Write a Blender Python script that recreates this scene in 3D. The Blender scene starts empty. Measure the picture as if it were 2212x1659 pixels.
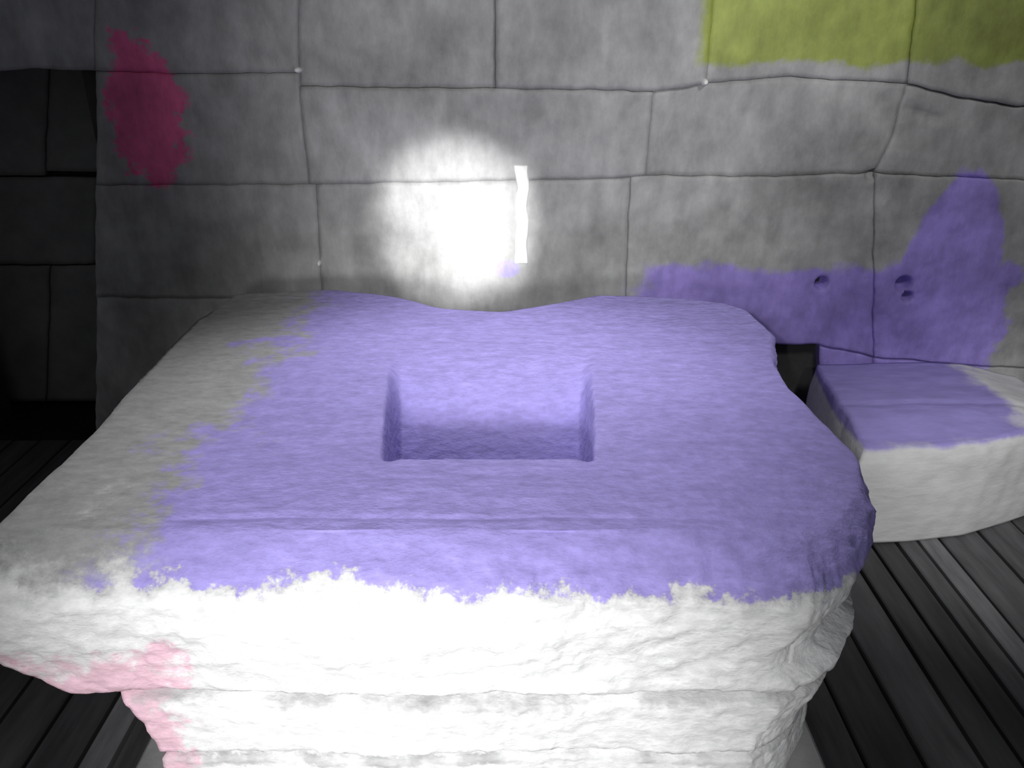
import bpy, math, random
import numpy as np
from mathutils import Vector, noise

# ------------------------------------------------------------------ camera
scene = bpy.context.scene
COL = scene.collection
F_PX, TILT, CAM_H = 1700.0, math.radians(24.5), 1.6
cam_d = bpy.data.cameras.new('camera')
cam_d.sensor_width = 36.0
cam_d.lens = F_PX / 2212 * 36.0
cam_d.clip_start = 0.02
cam = bpy.data.objects.new('camera', cam_d)
COL.objects.link(cam)
cam.location = (0, 0, CAM_H)
cam.rotation_euler = (math.pi / 2 - TILT, 0, 0)
scene.camera = cam

scene.view_settings.view_transform = 'Standard'
scene.view_settings.look = 'None'
scene.view_settings.gamma = 1.0
scene.view_settings.use_curve_mapping = False
scene.view_settings.exposure = 0.0

# ------------------------------------------------------------------ light
world = bpy.data.worlds.new('world')
scene.world = world
world.use_nodes = True
bg = world.node_tree.nodes['Background']
bg.inputs[0].default_value = (0.9, 0.93, 1.0, 1)
bg.inputs[1].default_value = 0.085

def spot(name, loc, target, power, size, blend, radius):
    l = bpy.data.lights.new(name, 'SPOT')
    l.energy = power
    l.spot_size = math.radians(size)
    l.spot_blend = blend
    l.shadow_soft_size = radius
    o = bpy.data.objects.new(name, l)
    COL.objects.link(o)
    o.location = loc
    d = Vector(target) - Vector(loc)
    o.rotation_euler = d.to_track_quat('-Z', 'Y').to_euler()
    return o

WALL_Y = 2.90
def on_wall(px, py, y=WALL_Y):
    """point of the back wall plane seen at a photo pixel -> (x, z)"""
    a = math.atan((py - 829.5) / F_PX) + TILT
    z = CAM_H - y * math.tan(a)
    depth = y * math.cos(TILT) + (CAM_H - z) * math.sin(TILT)
    return (px - 1106) / F_PX * depth, z

gx, gz = on_wall(985, 482)
# hand torch beside the camera: the round hot pool on the wall
spot('torch_beam', (-0.10, 0.10, 1.62), (gx, WALL_Y, gz), 800, 14.5, 1.0, 0.02)
# added wide spot beside the torch, brightening the wall around its pool
spot('wall_halo_fill', (-0.09, 0.10, 1.62), (gx + 0.36, WALL_Y, gz + 0.42), 140, 58, 1.0, 0.02)
# unseen low spot added to brighten the front of the carved block
spot('front_fill', (-0.38, -1.3, 1.36), (-0.19, 1.1, 0.40), 395, 40, 1.0, 0.26)
# unseen overhead spot added to brighten the top of the carved block
spot('top_fill', (-0.25, 2.72, 2.90), (-0.14, 1.45, 0.80), 135, 52, 0.8, 0.15)
# added spot without a fixture, brightening the right half of the wall
spot('right_wall_fill', (1.35, 0.9, 2.6), (1.1, 2.9, 1.05), 70, 78, 0.7, 0.2)
# unseen narrow spot added to lift the low block and nearby floor
spot('low_block_fill', (1.0, -0.9, 2.3), (1.62, 2.25, 0.22), 290, 22, 1.0, 0.1)

# ------------------------------------------------------------------ nodes
def mat_new(name):
    m = bpy.data.materials.new(name)
    m.use_nodes = True
    nt = m.node_tree
    return m, nt, nt.nodes['Principled BSDF']

class NB:
    """small node builder"""
    def __init__(self, nt):
        self.nt = nt
        g = nt.nodes.new('ShaderNodeNewGeometry')
        self.pos = g.outputs['Position']
        s = nt.nodes.new('ShaderNodeSeparateXYZ')
        nt.links.new(self.pos, s.inputs[0])
        self.x, self.y, self.z = s.outputs
    def put(self, sock, v):
        if hasattr(v, 'is_output') or isinstance(v, bpy.types.NodeSocket):
            self.nt.links.new(v, sock)
        else:
            sock.default_value = v
    def math(self, op, a, b=0.0, c=0.0, clamp=False):
        n = self.nt.nodes.new('ShaderNodeMath')
        n.operation = op
        n.use_clamp = clamp
        self.put(n.inputs[0], a); self.put(n.inputs[1], b); self.put(n.inputs[2], c)
        return n.outputs[0]
    def noise(self, scale, detail=4.0, rough=0.6, stretch=(1, 1, 1), offset=(0, 0, 0)):
        mp = self.nt.nodes.new('ShaderNodeMapping')
        mp.inputs['Scale'].default_value = stretch
        mp.inputs['Location'].default_value = offset
        self.nt.links.new(self.pos, mp.inputs['Vector'])
        n = self.nt.nodes.new('ShaderNodeTexNoise')
        n.inputs['Scale'].default_value = scale
        n.inputs['Detail'].default_value = detail
        n.inputs['Roughness'].default_value = rough
        self.nt.links.new(mp.outputs[0], n.inputs['Vector'])
        return n.outputs['Fac']
    def step(self, v, lo, hi):
        n = self.nt.nodes.new('ShaderNodeMapRange')
        n.interpolation_type = 'SMOOTHSTEP'
        self.put(n.inputs['Value'], v)
        n.inputs['From Min'].default_value = lo
        n.inputs['From Max'].default_value = hi
        return n.outputs['Result']
    def mix(self, f, a, b, kind='MIX'):
        n = self.nt.nodes.new('ShaderNodeMix')
        n.data_type = 'RGBA'
        n.blend_type = kind
        self.put(n.inputs[0], f)
        for s, v in ((n.inputs[6], a), (n.inputs[7], b)):
            if isinstance(v, tuple): s.default_value = (*v, 1) if len(v) == 3 else v
            else: self.nt.links.new(v, s)
        return n.outputs[2]
    def tone(self, v, lo, hi):
        """map 0..1 noise to a grey multiplier colour"""
        n = self.nt.nodes.new('ShaderNodeMapRange')
        self.put(n.inputs['Value'], v)
        n.inputs['From Min'].default_value = 0.28
        n.inputs['From Max'].default_value = 0.72
        n.inputs['To Min'].default_value = lo
        n.inputs['To Max'].default_value = hi
        c = self.nt.nodes.new('ShaderNodeCombineColor')
        for i in range(3): self.nt.links.new(n.outputs[0], c.inputs[i])
        return c.outputs[0]
    def bump(self, h, strength, dist, bsdf, prev=None):
        n = self.nt.nodes.new('ShaderNodeBump')
        n.inputs['Strength'].default_value = strength
        n.inputs['Distance'].default_value = dist
        self.nt.links.new(h, n.inputs['Height'])
        if prev: self.nt.links.new(prev, n.inputs['Normal'])
        self.nt.links.new(n.outputs[0], bsdf.inputs['Normal'])
        return n.outputs[0]
    def ellipse(self, cx, cz, rx, rz):
        a = self.math('DIVIDE', self.math('SUBTRACT', self.x, cx), rx)
        b = self.math('DIVIDE', self.math('SUBTRACT', self.z, cz), rz)
        return self.math('ADD', self.math('MULTIPLY', a, a), self.math('MULTIPLY', b, b))

LAV = (0.40, 0.345, 0.78)

def carved_stone_material():
    m, nt, b = mat_new('violet_weathered_stone')
    k = NB(nt)
    wob = k.math('SUBTRACT', k.noise(5.5, 5, 0.65), 0.5)
    grain = k.noise(30, 6, 0.68, (0.5, 1.2, 1.2))
    speck = k.noise(60, 3, 0.6, (0.6, 1, 1))
    rag = k.math('SUBTRACT', k.noise(28, 4, 0.7, offset=(2, 5, 1)), 0.5)
    wob = k.math('ADD', wob, k.math('MULTIPLY', rag, 0.55))
    # the violet weathering skin covers the top, right of a wavering line, and ends below the front rim
    fx = k.step(k.math('ADD', k.x, k.math('MULTIPLY', wob, 0.55)), -0.70, -0.58)
    zt = k.math('ADD', k.z, k.math('ADD', k.math('MULTIPLY', wob, 0.16), k.math('MULTIPLY', k.x, 0.03)))
    fz = k.step(zt, 0.728, 0.742)
    front = k.step(k.y, 1.20, 1.12)
    fz = k.math('MAXIMUM', fz, k.math('MULTIPLY', k.math('SUBTRACT', 1.0, front), k.step(zt, 0.60, 0.64)))
    skin = k.math('MULTIPLY', fx, fz)
    pale = k.math('MULTIPLY', k.step(zt, 0.77, 0.70), k.step(k.y, 1.38, 1.25))
    base = k.mix(pale, (0.40, 0.40, 0.40), (0.90, 0.90, 0.90))
    pk = k.math('MULTIPLY', k.step(k.math('ADD', k.x, k.math('MULTIPLY', wob, 0.5)), -0.60, -0.68),
                k.step(k.math('ADD', k.z, k.math('MULTIPLY', wob, 0.3)), 0.60, 0.54))
    base = k.mix(pk, base, (0.90, 0.60, 0.70))
    # ledge shade painted grey along the two bedding joints of the front
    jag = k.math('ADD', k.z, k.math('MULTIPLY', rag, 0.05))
    joint_shade = k.math('MAXIMUM', k.math('MULTIPLY', k.step(jag, 0.418, 0.436), k.step(jag, 0.474, 0.462)),
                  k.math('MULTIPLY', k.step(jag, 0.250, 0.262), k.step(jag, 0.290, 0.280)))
    joint_shade = k.math('MULTIPLY', joint_shade, k.step(k.noise(7, 4, 0.6, (1, 1, 0.3), (9, 2, 4)), 0.36, 0.6))
    base = k.mix(k.math('MULTIPLY', joint_shade, 0.75), base, (0.42, 0.42, 0.42))
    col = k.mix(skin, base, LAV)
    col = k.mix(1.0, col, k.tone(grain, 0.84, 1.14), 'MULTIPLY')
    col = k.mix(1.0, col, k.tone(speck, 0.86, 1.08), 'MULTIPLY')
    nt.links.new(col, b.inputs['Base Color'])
    b.inputs['Roughness'].default_value = 0.8
    b.inputs['Specular IOR Level'].default_value = 0.25
    n1 = k.bump(grain, 0.35, 0.010, b)
    k.bump(speck, 0.45, 0.008, b, n1)
    return m

def low_stone_material():
    m, nt, b = mat_new('low_block_stone')
    k = NB(nt)
    wob = k.math('SUBTRACT', k.noise(6, 5, 0.6), 0.5)
    grain = k.noise(24, 5, 0.6, (0.4, 1, 1.2))
    fz = k.step(k.math('ADD', k.z, k.math('MULTIPLY', wob, 0.05)), 0.355, 0.375)
    fx = k.step(k.math('ADD', k.x, k.math('MULTIPLY', wob, 0.3)), 1.78, 1.68)
    col = k.mix(k.math('MULTIPLY', fz, fx), (0.62, 0.62, 0.62), (0.30, 0.26, 0.58))
    col = k.mix(1.0, col, k.tone(grain, 0.88, 1.1), 'MULTIPLY')
    nt.links.new(col, b.inputs['Base Color'])
    b.inputs['Roughness'].default_value = 0.8
    b.inputs['Specular IOR Level'].default_value = 0.25
    k.bump(grain, 0.3, 0.01, b)
    return m

def wall_material():
    m, nt, b = mat_new('dressed_wall_stone')
    k = NB(nt)
    big = k.noise(2.6, 6, 0.62)
    mid = k.noise(9, 5, 0.65, (1.3, 1, 0.6))
    fine = k.noise(55, 3, 0.6)
    wob = k.math('SUBTRACT', k.noise(6.0, 5, 0.65, offset=(3, 1, 7)), 0.5)
    base = k.mix(1.0, (0.36, 0.36, 0.355), k.tone(big, 0.56, 1.36), 'MULTIPLY')
    base = k.mix(1.0, base, k.tone(mid, 0.74, 1.2), 'MULTIPLY')
    # yellow-green growth along the top of the right blocks
    z0 = on_wall(1800, 138)[1]; x0 = on_wall(1515, 60)[0]
    fo = k.math('MULTIPLY', k.step(k.math('ADD', k.z, k.math('MULTIPLY', wob, 0.14)), z0 - 0.015, z0 + 0.015),
                k.step(k.math('ADD', k.x, k.math('MULTIPLY', wob, 0.1)), x0 - 0.02, x0 + 0.02))
    base = k.mix(k.math('MULTIPLY', fo, 0.95), base, k.mix(1.0, base, (0.82, 0.95, 0.20), 'MULTIPLY'))
    # violet weathering along the foot of the right blocks, with a tongue reaching up
    xl, zl = on_wall(1370, 575)
    fv = k.math('MULTIPLY', k.step(k.math('ADD', k.z, k.math('MULTIPLY', wob, 0.16)), zl + 0.02, zl - 0.02),
                k.step(k.math('ADD', k.x, k.math('MULTIPLY', wob, 0.5)), xl - 0.03, xl + 0.1))
    tx, tz = on_wall(2045, 600)
    ft = k.step(k.math('ADD', k.ellipse(tx, tz, 0.18, 0.40), wob), 1.1, 0.9)
    rx, rz = on_wall(2150, 700)
    cut = k.step(k.math('ADD', k.x, k.math('MULTIPLY', wob, 0.4)), rx + 0.06, rx)
    vio = k.math('MULTIPLY', k.math('MAXIMUM', fv, ft), cut)
    base = k.mix(vio, base, k.mix(1.0, base, (0.95, 0.74, 1.95), 'MULTIPLY'))
    lx, lz = on_wall(1095, 582)
    base = k.mix(k.step(k.ellipse(lx, lz, 0.05, 0.034), 1.3, 0.6), base, k.mix(1.0, base, (0.98, 0.88, 1.5), 'MULTIPLY'))
    # red-brown stain beside the doorway
    ex, ez = on_wall(320, 250)
    red = k.step(k.math('ADD', k.ellipse(ex, ez, 0.14, 0.26), k.math('MULTIPLY', k.math('ADD', wob, k.math('MULTIPLY', k.math('SUBTRACT', k.noise(30, 4, 0.7), 0.5), 0.7)), 3.0)), 1.2, 0.8)
    base = k.mix(red, base, k.mix(1.0, base, (2.3, 0.42, 0.95), 'MULTIPLY'))
    nt.links.new(base, b.inputs['Base Color'])
    b.inputs['Roughness'].default_value = 0.62
    b.inputs['Specular IOR Level'].default_value = 0.35
    n1 = k.bump(mid, 0.25, 0.02, b)
    k.bump(fine, 0.2, 0.004, b, n1)
    return m

def plain_material(name, col, rough=0.8, nscale=14, lo=0.75, hi=1.2, bump=0.3, stretch=(1, 1, 1), spec=0.3):
    m, nt, b = mat_new(name)
    k = NB(nt)
    n = k.noise(nscale, 5, 0.6, stretch)
    c = k.mix(1.0, col, k.tone(n, lo, hi), 'MULTIPLY')
    nt.links.new(c, b.inputs['Base Color'])
    b.inputs['Roughness'].default_value = rough
    b.inputs['Specular IOR Level'].default_value = spec
    k.bump(n, bump, 0.006, b)
    return m

def board_material():
    m, nt, b = mat_new('dark_floor_boards')
    k = NB(nt)
    n = k.noise(9, 5, 0.6, (3.0, 0.35, 1))
    oi = nt.nodes.new('ShaderNodeObjectInfo')
    c = k.mix(1.0, oi.outputs['Color'], k.tone(n, 0.6, 1.35), 'MULTIPLY')
    nt.links.new(c, b.inputs['Base Color'])
    b.inputs['Roughness'].default_value = 0.55
    b.inputs['Specular IOR Level'].default_value = 0.3
    k.bump(n, 0.25, 0.004, b)
    return m

M_STONE = carved_stone_material()
M_LOW = low_stone_material()
M_WALL = wall_material()
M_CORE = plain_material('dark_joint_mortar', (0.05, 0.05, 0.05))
M_DARK = plain_material('dark_passage_stone', (0.24, 0.24, 0.24), 0.9, 6)  # even grey, darker than the wall stone
M_PLINTH = plain_material('grey_plinth_stone', (0.40, 0.40, 0.40), 0.8, 16, 0.85, 1.12)
M_CHIP = plain_material('pale_mortar_and_glint', (0.85, 0.85, 0.83), 0.8, 40, 0.92, 1.06)
M_BOARD = board_material()
M_SUB = plain_material('dark_subfloor', (0.012, 0.012, 0.013), 0.9)

# ------------------------------------------------------------------ mesh helpers
def fbm(x, y, z, s, octaves=4):
    return noise.fractal(Vector((x * s, y * s, z * s)), 1.0, 2.1, octaves, noise_basis='PERLIN_ORIGINAL')

def link_mesh(name, verts, faces, mat, parent=None, smooth=True):
    me = bpy.data.meshes.new(name)
    me.from_pydata([tuple(v) for v in verts], [], faces)
    me.materials.append(mat)
    if smooth:
        me.polygons.foreach_set('use_smooth', [True] * len(me.polygons))
    me.update()
    o = bpy.data.objects.new(name, me)
    COL.objects.link(o)
    if parent is not None:
        o.parent = parent
    return o

def tag(o, label=None, cat=None, kind=None):
    if label: o['label'] = label
    if cat: o['category'] = cat
    if kind: o['kind'] = kind
    return o

def curve(pts, n):
    """n samples along a poly-line of 2-D control points (smoothed)"""
    p = np.array(pts, float)
    d = np.r_[0, np.cumsum(np.hypot(*np.diff(p, axis=0).T))]
    d /= d[-1]
    t = np.linspace(0, 1, n)
    q = np.c_[np.interp(t, d, p[:, 0]), np.interp(t, d, p[:, 1])]
    for _ in range(max(2, n // 40)):
        q[1:-1] = 0.25 * q[:-2] + 0.5 * q[1:-1] + 0.25 * q[2:]
    return q

def coons(front, right, back, left):
    """front/back run left->right (n), left/right run front->back (m): grid [m][n][2]"""
    n, m = len(front), len(left)
    s = np.linspace(0, 1, n)[None, :, None]
    t = np.linspace(0, 1, m)[:, None, None]
    c = (1 - t) * front[None] + t * back[None] + (1 - s) * left[:, None] + s * right[:, None]
    c -= (1 - s) * (1 - t) * front[0] + s * (1 - t) * front[-1] + (1 - s) * t * back[0] + s * t * back[-1]
    return c

def boundary_index(n, m):
    """indices of the grid rim, counter-clockwise seen from above"""
    idx = [i for i in range(n)]
    idx += [j * n + n - 1 for j in range(1, m)]
    idx += [(m - 1) * n + i for i in range(n - 2, -1, -1)]
    idx += [j * n for j in range(m - 2, 0, -1)]
    return idx

def grid_and_skirt(grid3, rings):
    """grid [m][n][3] as the cap, rings: list of [k][3] continuing from its rim; closed underneath"""
    m, n, _ = grid3.shape
    verts = [tuple(v) for v in grid3.reshape(-1, 3)]
    faces = []
    for j in range(m - 1):
        for i in range(n - 1):
            a = j * n + i
            faces.append((a, a + 1, a + n + 1, a + n))
    prev = boundary_index(n, m)
    k = len(prev)
    for r in rings:
        st = len(verts)
        verts += [tuple(v) for v in r]
        cur = list(range(st, st + k))
        for i in range(k):
            i2 = (i + 1) % k
            faces.append((prev[i2], prev[i], cur[i], cur[i2]))
        prev = cur
    faces.append(tuple(reversed(prev)))
    return verts, faces

# ------------------------------------------------------------------ floor
floor = link_mesh('floor', [(-2.6, -0.6, -0.05), (2.8, -0.6, -0.05), (2.8, 3.9, -0.05), (-2.6, 3.9, -0.05),
                            (-2.6, -0.6, -0.022), (2.8, -0.6, -0.022), (2.8, 3.9, -0.022), (-2.6, 3.9, -0.022)],
                  [(3, 2, 1, 0), (4, 5, 6, 7), (0, 1, 5, 4), (1, 2, 6, 5), (2, 3, 7, 6), (3, 0, 4, 7)], M_SUB, smooth=False)
tag(floor, kind='structure')
rng = random.Random(4)
edges = [-2.6]
marks = [-1.035, -0.955, 1.22, 1.31, 1.385, 1.465]
x = -2.6
while x < 2.8:
    nx = x + rng.uniform(0.11, 0.16)
    for q in marks:
        if x + 1e-6 < q < nx + 0.05:
            nx = q
            break
    edges.append(min(nx, 2.8))
    x = nx
def bevel_box(x0, x1, y0, y1, z0, z1, b):
    v = [(x0, y0, z0), (x1, y0, z0), (x1, y1, z0), (x0, y1, z0),
         (x0, y0, z1 - b), (x1, y0, z1 - b), (x1, y1, z1 - b), (x0, y1, z1 - b),
         (x0 + b, y0 + b, z1), (x1 - b, y0 + b, z1), (x1 - b, y1 - b, z1), (x0 + b, y1 - b, z1)]
    f = [(3, 2, 1, 0), (0, 1, 5, 4), (1, 2, 6, 5), (2, 3, 7, 6), (3, 0, 4, 7),
         (4, 5, 9, 8), (5, 6, 10, 9), (6, 7, 11, 10), (7, 4, 8, 11), (8, 9, 10, 11)]
    return v, f
for x0, x1 in zip(edges[:-1], edges[1:]):
    if x1 - x0 < 0.03: continue
    g = 0.006
    v, f = bevel_box(x0 + g, x1 - g, -0.6 + rng.uniform(0, 0.05), 2.94, -0.022, rng.uniform(-0.003, 0.002), 0.004)
    o = link_mesh('floor_board', v, f, M_BOARD, floor, smooth=False)
    t = rng.uniform(0.06, 0.10)
    if abs(x0 + 1.035) < 0.01: t = 0.24
    if abs(x0 - 1.385) < 0.01: t = 0.17
    if abs(x0 - 1.31) < 0.01: t = 0.09
    if abs(x0 - 1.22) < 0.01: t = 0.05
    o.color = (t, t, t * 1.04, 1)

# ------------------------------------------------------------------ back wall
XL, XJ = -2.6, on_wall(205, 400)[0]
def core_box(x0, x1, y0, y1, z0, z1, vs, fs):
    n = len(vs)
    vs += [(x0, y0, z0), (x1, y0, z0), (x1, y1, z0), (x0, y1, z0), (x0, y0, z1), (x1, y0, z1), (x1, y1, z1), (x0, y1, z1)]
    fs += [tuple(n + i for i in q) for q in ((3, 2, 1, 0), (4, 5, 6, 7), (0, 1, 5, 4), (1, 2, 6, 5), (2, 3, 7, 6), (3, 0, 4, 7))]
vs, fs = [], []
ZL = on_wall(0, 156)[1]
XJL = on_wall(-260, 400)[0]
core_box(XJ + 0.01, 2.8, 2.955, 3.24, -0.05, 2.6, vs, fs)
core_box(XL, XJ + 0.01, 2.955, 3.24, ZL + 0.02, 2.6, vs, fs)
core_box(XL, XJL, 2.955, 3.24, -0.05, ZL + 0.02, vs, fs)
wall = link_mesh('wall_back', vs, fs, M_CORE, smooth=False)
tag(wall, kind='structure')

PITS = [(*on_wall(1775, 612), 0.020, 0.07), (*on_wall(1950, 612), 0.024, 0.06), (*on_wall(1958, 640), 0.016, 0.05),
        (*on_wall(1865, 300), 0.014, 0.02), (*on_wall(1905, 222), 0.012, 0.02), (*on_wall(1880, 378), 0.016, 0.03)]
CRACK = [on_wall(*p) for p in ((1962, 232), (1985, 246), (2030, 256))]
def seg_dist(x, z, a, b):
    ax, az = a; bx, bz = b
    t = max(0, min(1, ((x - ax) * (bx - ax) + (z - az) * (bz - az)) / ((bx - ax) ** 2 + (bz - az) ** 2)))
    return math.hypot(x - ax - t * (bx - ax), z - az - t * (bz - az))

def wall_block(bottom, right, top, left, proud=0.0, res=0.016, mat=None, gap=0.0008, yoff=0.0, parent=None):
    """block from pixel poly-lines on the wall plane; bottom/top run left->right, left/right bottom->top"""
    conv = lambda pl: [on_wall(*p) for p in pl]
    bo, ri, to, le = conv(bottom), conv(right), conv(top), conv(left)
    w = abs(bo[-1][0] - bo[0][0]); h = abs(le[-1][1] - le[0][1])
    n = max(8, int(w / res)); m = max(8, int(h / res))
    g = coons(curve(bo, n), curve(ri, m), curve(to, n), curve(le, m))
    # thin irregular joint
    c = g.reshape(-1, 2).mean(0)
    out = np.zeros((m, n, 3))
    for j in range(m):
        for i in range(n):
            x, z = g[j, i]
            ed = min(i, n - 1 - i, j, m - 1 - j)
            x += fbm(x, 0, z, 14, 2) * 0.004
            z += fbm(x, 5, z, 14, 2) * 0.004
            if i == 0: x += gap
            if i == n - 1: x -= gap
            if j == 0: z += gap
            if j == m - 1: z -= gap
            y = WALL_Y - proud + fbm(x, 2, z, 3.0, 4) * 0.010 + fbm(x, 3, z, 13, 3) * 0.0035
            y += 0.0022 if ed == 0 else 0.0
            for px, pz, r, dp in PITS:
                d2 = ((x - px) ** 2 + (z - pz) ** 2) / (r * r)
                if d2 < 6: y += dp * math.exp(-d2 * d2 * 0.7)
            for a, b in zip(CRACK[:-1], CRACK[1:]):
                d = seg_dist(x, z, a, b)
                if d < 0.02: y += 0.016 * (1 - d / 0.02)
            out[j, i] = (x, y + yoff, z)
    rim = out.reshape(-1, 3)[boundary_index(n, m)]
    r1 = rim.copy(); r1[:, 1] += 0.012
    r2 = rim.copy(); r2[:, 1] = WALL_Y + yoff + (0.32 if yoff == 0 else 0.06)
    v, f = grid_and_skirt(out, [r1, r2])
    return link_mesh('stone_block', v, f, mat or M_WALL, parent or wall)

T = -330
wall_block([(-520, 160), (-120, 158), (100, 148), (207, 153)], [(207, 153), (207, T)], [(-520, T), (207, T)], [(-520, 160), (-520, T)], 0.0)
wall_block([(207, 153), (470, 160), (646, 156)], [(646, 156), (640, T)], [(207, T), (640, T)], [(207, 153), (207, T)], 0.004)
wall_block([(646, 186), (900, 190), (1069, 190)], [(1069, 190), (1071, T)], [(640, T), (1071, T)], [(646, 186), (640, T)], 0.0)
wall_block([(1069, 190), (1410, 196), (1470, 188), (1524, 180)], [(1524, 180), (1536, 60), (1560, T)], [(1071, T), (1560, T)], [(1069, 190), (1071, T)], 0.012)
wall_block([(1524, 180), (1690, 166), (1960, 180)], [(1960, 180), (2010, T)], [(1560, T), (2010, T)], [(1524, 180), (1536, 60), (1560, T)], 0.0)
wall_block([(1960, 180), (2050, 205), (2180, 226), (2520, 250)], [(2520, 250), (2600, T)], [(2010, T), (2600, T)], [(1960, 180), (2010, T)], 0.010)
# second course
wall_block([(207, 399), (410, 400), (668, 398)], [(668, 398), (655, 290), (646, 156)], [(207, 153), (470, 160), (646, 156)], [(207, 399), (207, 153)], 0.002)
wall_block([(668, 398), (1000, 392), (1362, 384), (1396, 379)], [(1396, 379), (1410, 196)], [(646, 186), (900, 190), (1069, 190), (1410, 196)], [(668, 398), (655, 290), (646, 186)], 0.006)
wall_block([(1396, 379), (1640, 382), (1888, 374)], [(1888, 374), (1930, 290), (1960, 180)], [(1410, 196), (1470, 188), (1524, 180), (1690, 166), (1960, 180)], [(1396, 379), (1410, 196)], -0.004)
wall_block([(1888, 374), (2100, 385), (2520, 400)], [(2520, 400), (2520, 250)], [(1960, 180), (2050, 205), (2180, 226), (2520, 250)], [(1888, 374), (1930, 290), (1960, 180)], -0.002)
# third course
wall_block([(207, 640), (450, 645), (696, 640)], [(696, 640), (690, 560), (683, 398)], [(207, 399), (410, 400), (683, 398)], [(207, 640), (207, 399)], 0.004)
wall_block([(696, 640), (1000, 690), (1352, 650)], [(1352, 650), (1354, 560), (1362, 384)], [(683, 398), (1000, 392), (1362, 384)], [(696, 640), (690, 560), (683, 398)], 0.0)
wall_block([(1352, 650), (1600, 742), (1760, 744), (1886, 770)], [(1886, 770), (1885, 570), (1888, 374)], [(1362, 384), (1396, 379), (1640, 382), (1888, 374)], [(1352, 650), (1354, 560), (1362, 384)], 0.003, 0.008)
wall_block([(1886, 770), (2100, 790), (2520, 800)], [(2520, 800), (2520, 400)], [(1888, 374), (2100, 385), (2520, 400)], [(1886, 770), (1885, 570), (1888, 374)], 0.008, 0.008)
# foot course, mostly behind the carved block
FB = 962
wall_block([(207, FB), (700, FB)], [(700, FB), (696, 640)], [(207, 640), (450, 645), (696, 640)], [(207, FB), (207, 640)], 0.0)
wall_block([(700, FB), (1350, FB)], [(1350, FB), (1352, 650)], [(696, 640), (1000, 690), (1352, 650)], [(700, FB), (696, 640)], 0.0)
wall_block([(1350, FB), (1670, FB)], [(1670, FB), (1670, 744)], [(1352, 650), (1600, 742), (1670, 744)], [(1350, FB), (1352, 650)], -0.004)
# (open gap added here so the dark core reads as crevice shade)
wall_block([(1772, FB), (1890, FB)], [(1890, FB), (1886, 770)], [(1772, 746), (1886, 770)], [(1772, FB), (1772, 746)], -0.004)
wall_block([(1890, FB), (2500, FB)], [(2500, FB), (2520, 800)], [(1886, 770), (2100, 790), (2520, 800)], [(1890, FB), (1886, 770)], 0.0)
# left jamb of the doorway, outside the frame
wall_block([(-520, FB), (-255, FB)], [(-255, FB), (-255, 160)], [(-520, 160), (-255, 159)], [(-520, FB), (-520, 160)], 0.0, 0.03)

# pale chips of mortar wedged in joints, and a white strip painting a glint on the wall
def chip(px, py, w, h, proud, mat=M_CHIP, name='mortar_chip', seed=0):
    cx, cz = on_wall(px, py)
    n, m = 12, max(8, int(12 * h / w))
    out = np.zeros((m, n, 3))
    for j in range(m):
        for i in range(n):
            s, t = i / (n - 1) * 2 - 1, j / (m - 1) * 2 - 1
            r = max(abs(s), abs(t))
            x = cx + s * w / 2 * (1 + 0.35 * noise.noise(Vector((t * 2.6, seed, s)))) + 0.004 * noise.noise(Vector((t * 2, seed + 3, 0)))
            z = cz + t * h / 2
            if h < 2 * w:   # rounded outline
                q = math.hypot(s, t) or 1
                x = cx + s * w / 2 * r / q; z = cz + t * h / 2 * r / q
            y = WALL_Y - proud * (1 - 0.8 * r ** 4) + 0.003 * noise.noise(Vector((s * 2, t * 5, seed)))
            out[j, i] = (x, y, z)
    rim = out.reshape(-1, 3)[boundary_index(n, m)].copy()
    rim[:, 1] = WALL_Y + 0.02
    v, f = grid_and_skirt(out, [rim])
    return link_mesh(name, v, f, mat, wall)
chip(645, 151, 0.026, 0.020, 0.030, seed=1)['label'] = 'pale mortar chip at a joint corner'
chip(1521, 177, 0.024, 0.024, 0.034, seed=2)['label'] = 'pale mortar chip below the yellowish block'
chip(690, 568, 0.014, 0.022, 0.020, seed=3)['label'] = 'pale mortar chip low in a joint'
st = chip(1127, 466, 0.046, 0.36, 0.016, name='glint_strip', seed=4)
st['label'] = 'narrow upright white strip, a painted glint'

# dark passage behind the doorway
vs, fs = [], []
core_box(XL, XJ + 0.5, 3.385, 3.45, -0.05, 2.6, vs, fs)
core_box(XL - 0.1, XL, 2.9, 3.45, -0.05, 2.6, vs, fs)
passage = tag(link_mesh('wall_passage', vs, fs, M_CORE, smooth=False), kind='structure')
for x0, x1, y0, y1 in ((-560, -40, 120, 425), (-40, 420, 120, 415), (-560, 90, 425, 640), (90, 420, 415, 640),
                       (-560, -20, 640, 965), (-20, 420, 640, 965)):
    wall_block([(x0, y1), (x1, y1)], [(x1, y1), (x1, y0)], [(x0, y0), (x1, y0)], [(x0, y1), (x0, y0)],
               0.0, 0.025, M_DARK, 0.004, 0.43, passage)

# ------------------------------------------------------------------ plinth
def empty(name, loc):
    o = bpy.data.objects.new(name, None)
    COL.objects.link(o)
    o.location = loc
    o.empty_display_size = 0.2
    return o

PL_T = 0.10
v, f = bevel_box(-0.84, 0.70, 0.98, 2.36, 0.002, PL_T, 0.008)
plinth = link_mesh('plinth', v, f, M_PLINTH, smooth=False)
tag(plinth, 'low grey stone plinth showing as slivers beside the foot of the carved block', 'plinth')

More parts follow.
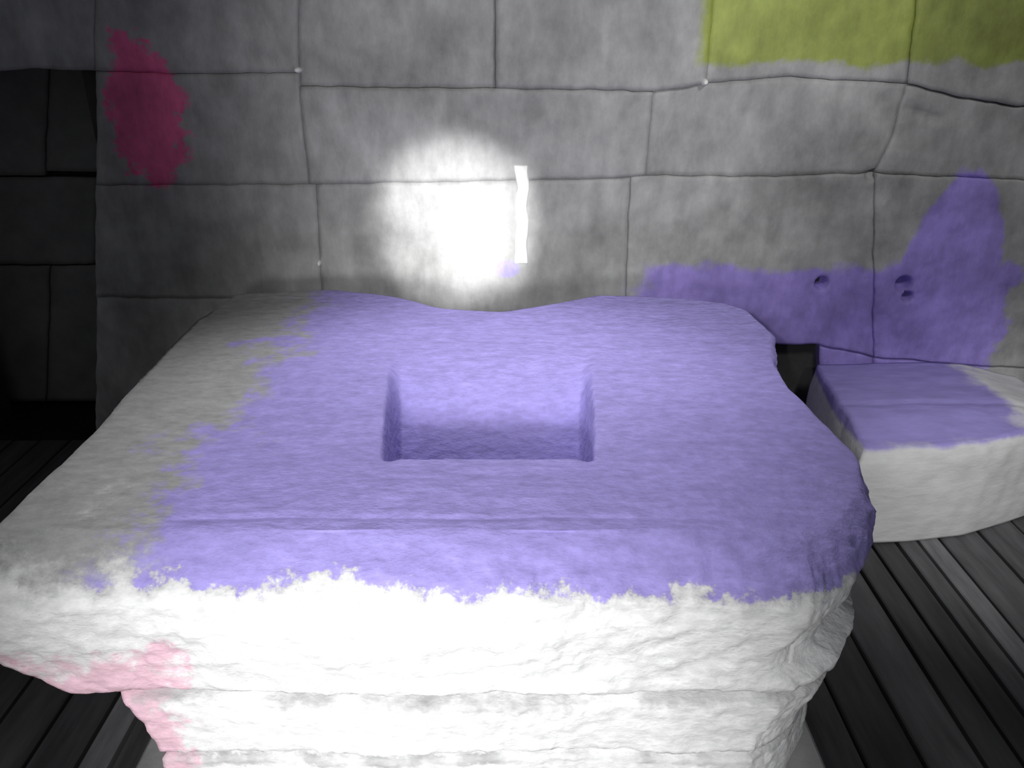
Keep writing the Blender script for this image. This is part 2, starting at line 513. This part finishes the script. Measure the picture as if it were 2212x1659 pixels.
# ------------------------------------------------------------------ carved block with recess
FRONT = [(-0.90, 1.15), (-0.72, 1.143), (-0.5, 1.149), (-0.32, 1.138), (-0.1, 1.146), (0.08, 1.136), (0.24, 1.146), (0.36, 1.139), (0.50, 1.155)]
RIGHT = [(0.50, 1.155), (0.60, 1.22), (0.69, 1.34), (0.72, 1.44), (0.685, 1.60), (0.665, 1.74), (0.68, 1.90), (0.74, 2.12), (0.72, 2.30), (0.66, 2.36)]
BACK = [(-0.90, 2.46), (-0.6, 2.50), (-0.36, 2.42), (-0.22, 2.32), (-0.03, 2.29), (0.13, 2.35), (0.28, 2.44), (0.52, 2.42), (0.66, 2.36)]
LEFT = [(-0.90, 1.15), (-0.905, 1.25), (-0.90, 1.5), (-0.925, 1.8), (-0.935, 2.2), (-0.90, 2.46)]
TOPZ = 0.80
RX0, RX1, RY0, RY1 = -0.252, 0.155, 1.40, 2.02

def sstep(a, b, v):
    t = max(0.0, min(1.0, (v - a) / (b - a)))
    return t * t * (3 - 2 * t)

def top_height(x, y):
    z = TOPZ + fbm(x * 0.5, y * 1.4, 0, 2.2, 3) * 0.008 + fbm(x * 0.3, y, 1, 22, 3) * 0.0016
    # shallow crease along the front
    d = abs(y - (1.178 + 0.006 * fbm(x, 0, 0, 4, 2)))
    if -0.6 < x < 0.66: z -= 0.003 * max(0, 1 - d / 0.014)
    # worn right front corner
    k = (x - 0.40) * 0.75 - (y - 1.28) * 0.55
    if k > 0: z -= 0.22 * k * k + 0.12 * k
    # recess: floor ramps down from the far rim to the front lip
    wx = 0.006 * fbm(0, y, 3, 9, 2)
    lip = RY0 + 0.006 * fbm(x, 0, 7, 8, 2) - 0.012 * sstep(0.03, 0.0, min(abs(x - RX0), abs(x - RX1)))
    ax, bx = RX0 - 0.12 * (y - RY0), RX1 + 0.09 * (y - RY0)
    inx = sstep(ax - 0.016 + wx, ax + 0.022 + wx, x) * sstep(bx + 0.016 - wx, bx - 0.022 - wx, x)
    iny = sstep(lip - 0.004, lip + 0.006, y)
    ramp = max(0.0, min(1.0, (RY1 - y) / (RY1 - RY0))) ** 2.3
    z -= inx * iny * ramp * REC_D
    return z
REC_D = 0.40

def dense(lo, hi, marks, base, fine, reach):
    """sorted parameter values, denser around marks"""
    out = [lo]
    while out[-1] < hi:
        d = min(abs(out[-1] - q) for q in marks)
        out.append(out[-1] + (fine if d < reach else base))
    out[-1] = hi
    return np.array(out)

def build_carved():
    root = empty('carved_stone_block', (0, 1.7, PL_T))
    n0, m0 = 400, 400
    cf, cr, cb, cl = curve(FRONT, n0), curve(RIGHT, m0), curve(BACK, n0), curve(LEFT, m0)
    big = coons(cf, cr, cb, cl)
    # choose grid lines densely where the recess walls stand
    s_marks = [(RX0 + 0.90) / 1.55, (RX1 + 0.90) / 1.55]
    t_marks = [0.02, (RY0 - 1.145) / 1.2]
    sv = dense(0, 1, s_marks, 1 / 150, 1 / 420, 0.06)
    tv = dense(0, 1, t_marks, 1 / 150, 1 / 420, 0.03)
    si = np.clip(np.round(sv * (n0 - 1)).astype(int), 0, n0 - 1)
    ti = np.clip(np.round(tv * (m0 - 1)).astype(int), 0, m0 - 1)
    si, ti = np.unique(si), np.unique(ti)
    g2 = big[np.ix_(ti, si)]
    m, n = g2.shape[:2]
    g = np.zeros((m, n, 3))
    for j in range(m):
        for i in range(n):
            x, y = g2[j, i]
            g[j, i] = (x, y, top_height(x, y))
    rim = g.reshape(-1, 3)[boundary_index(n, m)].copy()
    def ring(z, xl, xr, yf, yb, rough, follow=0.0):
        out = np.zeros_like(rim)
        xs = np.interp(rim[:, 0], [-0.92, 0.0, 0.74], [xl, 0.0, xr])
        ys = np.interp(rim[:, 1], [1.15, 1.8, 2.5], [yf, 1.8, yb])
        for q, (x, y) in enumerate(zip(xs, ys)):
            dx, dy = x + 0.08, y - 1.75
            L = math.hypot(dx, dy)
            zz = z + follow * (rim[q, 2] - TOPZ)
            zj = zz + 0.006 * min(1, rough * 1.5) * fbm(x, y, 9, 4, 3)
            d = rough * (0.022 * fbm(x * 0.7, y, zj, 3.5, 3) + 0.007 * fbm(x, y, zj * 1.3, 22, 4) + 0.004 * fbm(x, y, zj, 60, 2))
            # push out along the local side normal
            if y < 1.3 and abs(dx) < 0.75: nx, ny = dx * 0.12, -1
            else: nx, ny = dx / L, dy / L
            out[q] = (x + nx * d, y + ny * d, zj)
        return out
    def lerp_levels(levels, step):
        res = []
        for a, b in zip(levels[:-1], levels[1:]):
            k = max(1, int(round(math.dist((a[0], a[3]), (b[0], b[3])) / step)))
            for q in range(k):
                t = q / k
                res.append([a[c] + (b[c] - a[c]) * t for c in range(len(a))])
        res.append(levels[-1])
        return res
    # z, x left, x right, y front, y back, roughness, follow
    up = [(0.7985, -0.922, 0.742, 1.140, 2.502, 0.10, 1.0),
          (0.793, -0.928, 0.747, 1.126, 2.506, 0.35, 1.0),
          (0.780, -0.94, 0.752, 1.105, 2.51, 0.8, 0.9),
          (0.755, -0.95, 0.755, 1.065, 2.51, 1.15, 0.7),
          (0.715, -0.955, 0.750, 1.038, 2.50, 1.0, 0.4),
          (0.66, -0.96, 0.735, 1.042, 2.48, 1.0, 0.1),
          (0.58, -0.945, 0.69, 1.062, 2.45, 1.0, 0),
          (0.53, -0.89, 0.70, 1.075, 2.42, 0.9, 0),
          (0.495, -0.84, 0.765, 1.076, 2.40, 0.8, 0),
          (0.480, -0.81, 0.770, 1.084, 2.39, 0.7, 0),
          (0.470, -0.785, 0.735, 1.130, 2.38, 0.6, 0),
          (0.458, -0.78, 0.725, 1.140, 2.38, 0.3, 0)]
    rings = [ring(*l) for l in lerp_levels(up, 0.009)]
    v, f = grid_and_skirt(g, rings)
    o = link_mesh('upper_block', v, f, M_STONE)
    last = rings[-1]
    def course(name, levels):
        rr = [ring(*l) for l in lerp_levels(levels, 0.009)]
        k = len(last)
        vv, ff = [], []
        for r in rr:
            vv += [tuple(p) for p in r]
        for q in range(len(rr) - 1):
            for i in range(k):
                i2 = (i + 1) % k
                ff.append((q * k + i2, q * k + i, (q + 1) * k + i, (q + 1) * k + i2))
        ff.append(tuple(range(k)))
        ff.append(tuple(reversed(range((len(rr) - 1) * k, len(rr) * k))))
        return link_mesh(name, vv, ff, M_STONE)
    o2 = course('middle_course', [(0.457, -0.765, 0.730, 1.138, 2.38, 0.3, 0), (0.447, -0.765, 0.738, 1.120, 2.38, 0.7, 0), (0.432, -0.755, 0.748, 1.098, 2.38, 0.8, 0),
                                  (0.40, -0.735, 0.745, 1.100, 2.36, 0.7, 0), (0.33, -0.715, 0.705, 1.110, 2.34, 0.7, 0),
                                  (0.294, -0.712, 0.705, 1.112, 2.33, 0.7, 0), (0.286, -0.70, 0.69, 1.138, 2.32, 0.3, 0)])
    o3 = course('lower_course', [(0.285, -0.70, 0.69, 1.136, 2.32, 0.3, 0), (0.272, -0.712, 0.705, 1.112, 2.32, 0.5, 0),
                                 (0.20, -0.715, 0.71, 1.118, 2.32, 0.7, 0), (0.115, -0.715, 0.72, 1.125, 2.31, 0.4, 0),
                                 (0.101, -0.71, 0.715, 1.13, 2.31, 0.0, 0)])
    for q in (o, o2, o3):
        q.data.transform(__import__('mathutils').Matrix.Translation((0, -1.7, -PL_T)))
        q.parent = root
    o['label'] = 'violet weathered top with a rectangular recess above a rough white front'
    return root
carved = build_carved()
tag(carved, 'large rough carved block, violet on top, with a rectangular recess cut into it', 'stone block')

# ------------------------------------------------------------------ low block at the right
def build_low():
    fr = curve([(1.13, 2.20), (1.35, 2.215), (1.55, 2.25), (1.75, 2.33), (1.95, 2.42)], 70)
    ri = curve([(1.95, 2.42), (1.98, 2.55), (1.96, 2.80)], 44)
    ba = curve([(1.19, 2.82), (1.5, 2.83), (1.8, 2.815), (1.96, 2.80)], 70)
    le = curve([(1.13, 2.20), (1.14, 2.45), (1.17, 2.7), (1.19, 2.82)], 44)
    g2 = coons(fr, ri, ba, le)
    m, n = g2.shape[:2]
    g = np.zeros((m, n, 3))
    for j in range(m):
        for i in range(n):
            x, y = g2[j, i]
            z = 0.405 + fbm(x, y, 4, 3, 3) * 0.008 + fbm(x * 0.5, y, 4, 20, 3) * 0.002
            d = abs(y - (2.44 + 0.05 * (x - 1.1) + 0.008 * fbm(x, 0, 0, 5, 2)))
            z -= 0.007 * max(0, 1 - d / 0.02)
            z -= 0.05 * sstep(1.72, 1.98, x)
            z -= 0.03 * sstep(2.40, 2.2, y - 0.25 * max(0, x - 1.4))
            g[j, i] = (x, y, z)
    rim = g.reshape(-1, 3)[boundary_index(n, m)].copy()
    c = np.array([1.53, 2.5])
    rings = []
    for z, k, r in ((0.385, 1.015, 0.3), (0.36, 1.03, 0.6), (0.31, 1.04, 0.8), (0.25, 1.04, 0.8), (0.18, 1.035, 0.8),
                    (0.11, 1.03, 0.8), (0.05, 1.02, 0.5), (0.012, 1.01, 0.3), (0.003, 1.005, 0.0)):
        out = rim.copy()
        for q in range(len(out)):
            x, y = c + (rim[q, :2] - c) * [k, 1 + (k - 1) * (1.8 if rim[q, 1] < 2.6 else 0.4)]
            dx, dy = x - c[0], y - c[1]
            L = math.hypot(dx, dy)
            d = r * (0.016 * fbm(x, y, z, 5, 3) + 0.005 * fbm(x, y, z, 20, 3))
            zz = z + (rim[q, 2] - 0.40) * max(0, (z - 0.1) / 0.3)
            out[q] = (x + dx / L * d, min(y + dy / L * d, 2.85), zz)
        rings.append(out)
    v, f = grid_and_skirt(g, rings)
    v = [(a - 1.53, b_ - 2.5, c_) for a, b_, c_ in v]
    o = link_mesh('low_stone_block', v, f, M_LOW)
    o.location = (1.53, 2.5, 0)
    return o
tag(build_low(), 'smaller low block on the dark floor against the wall, pale grey front, violet top', 'stone block')
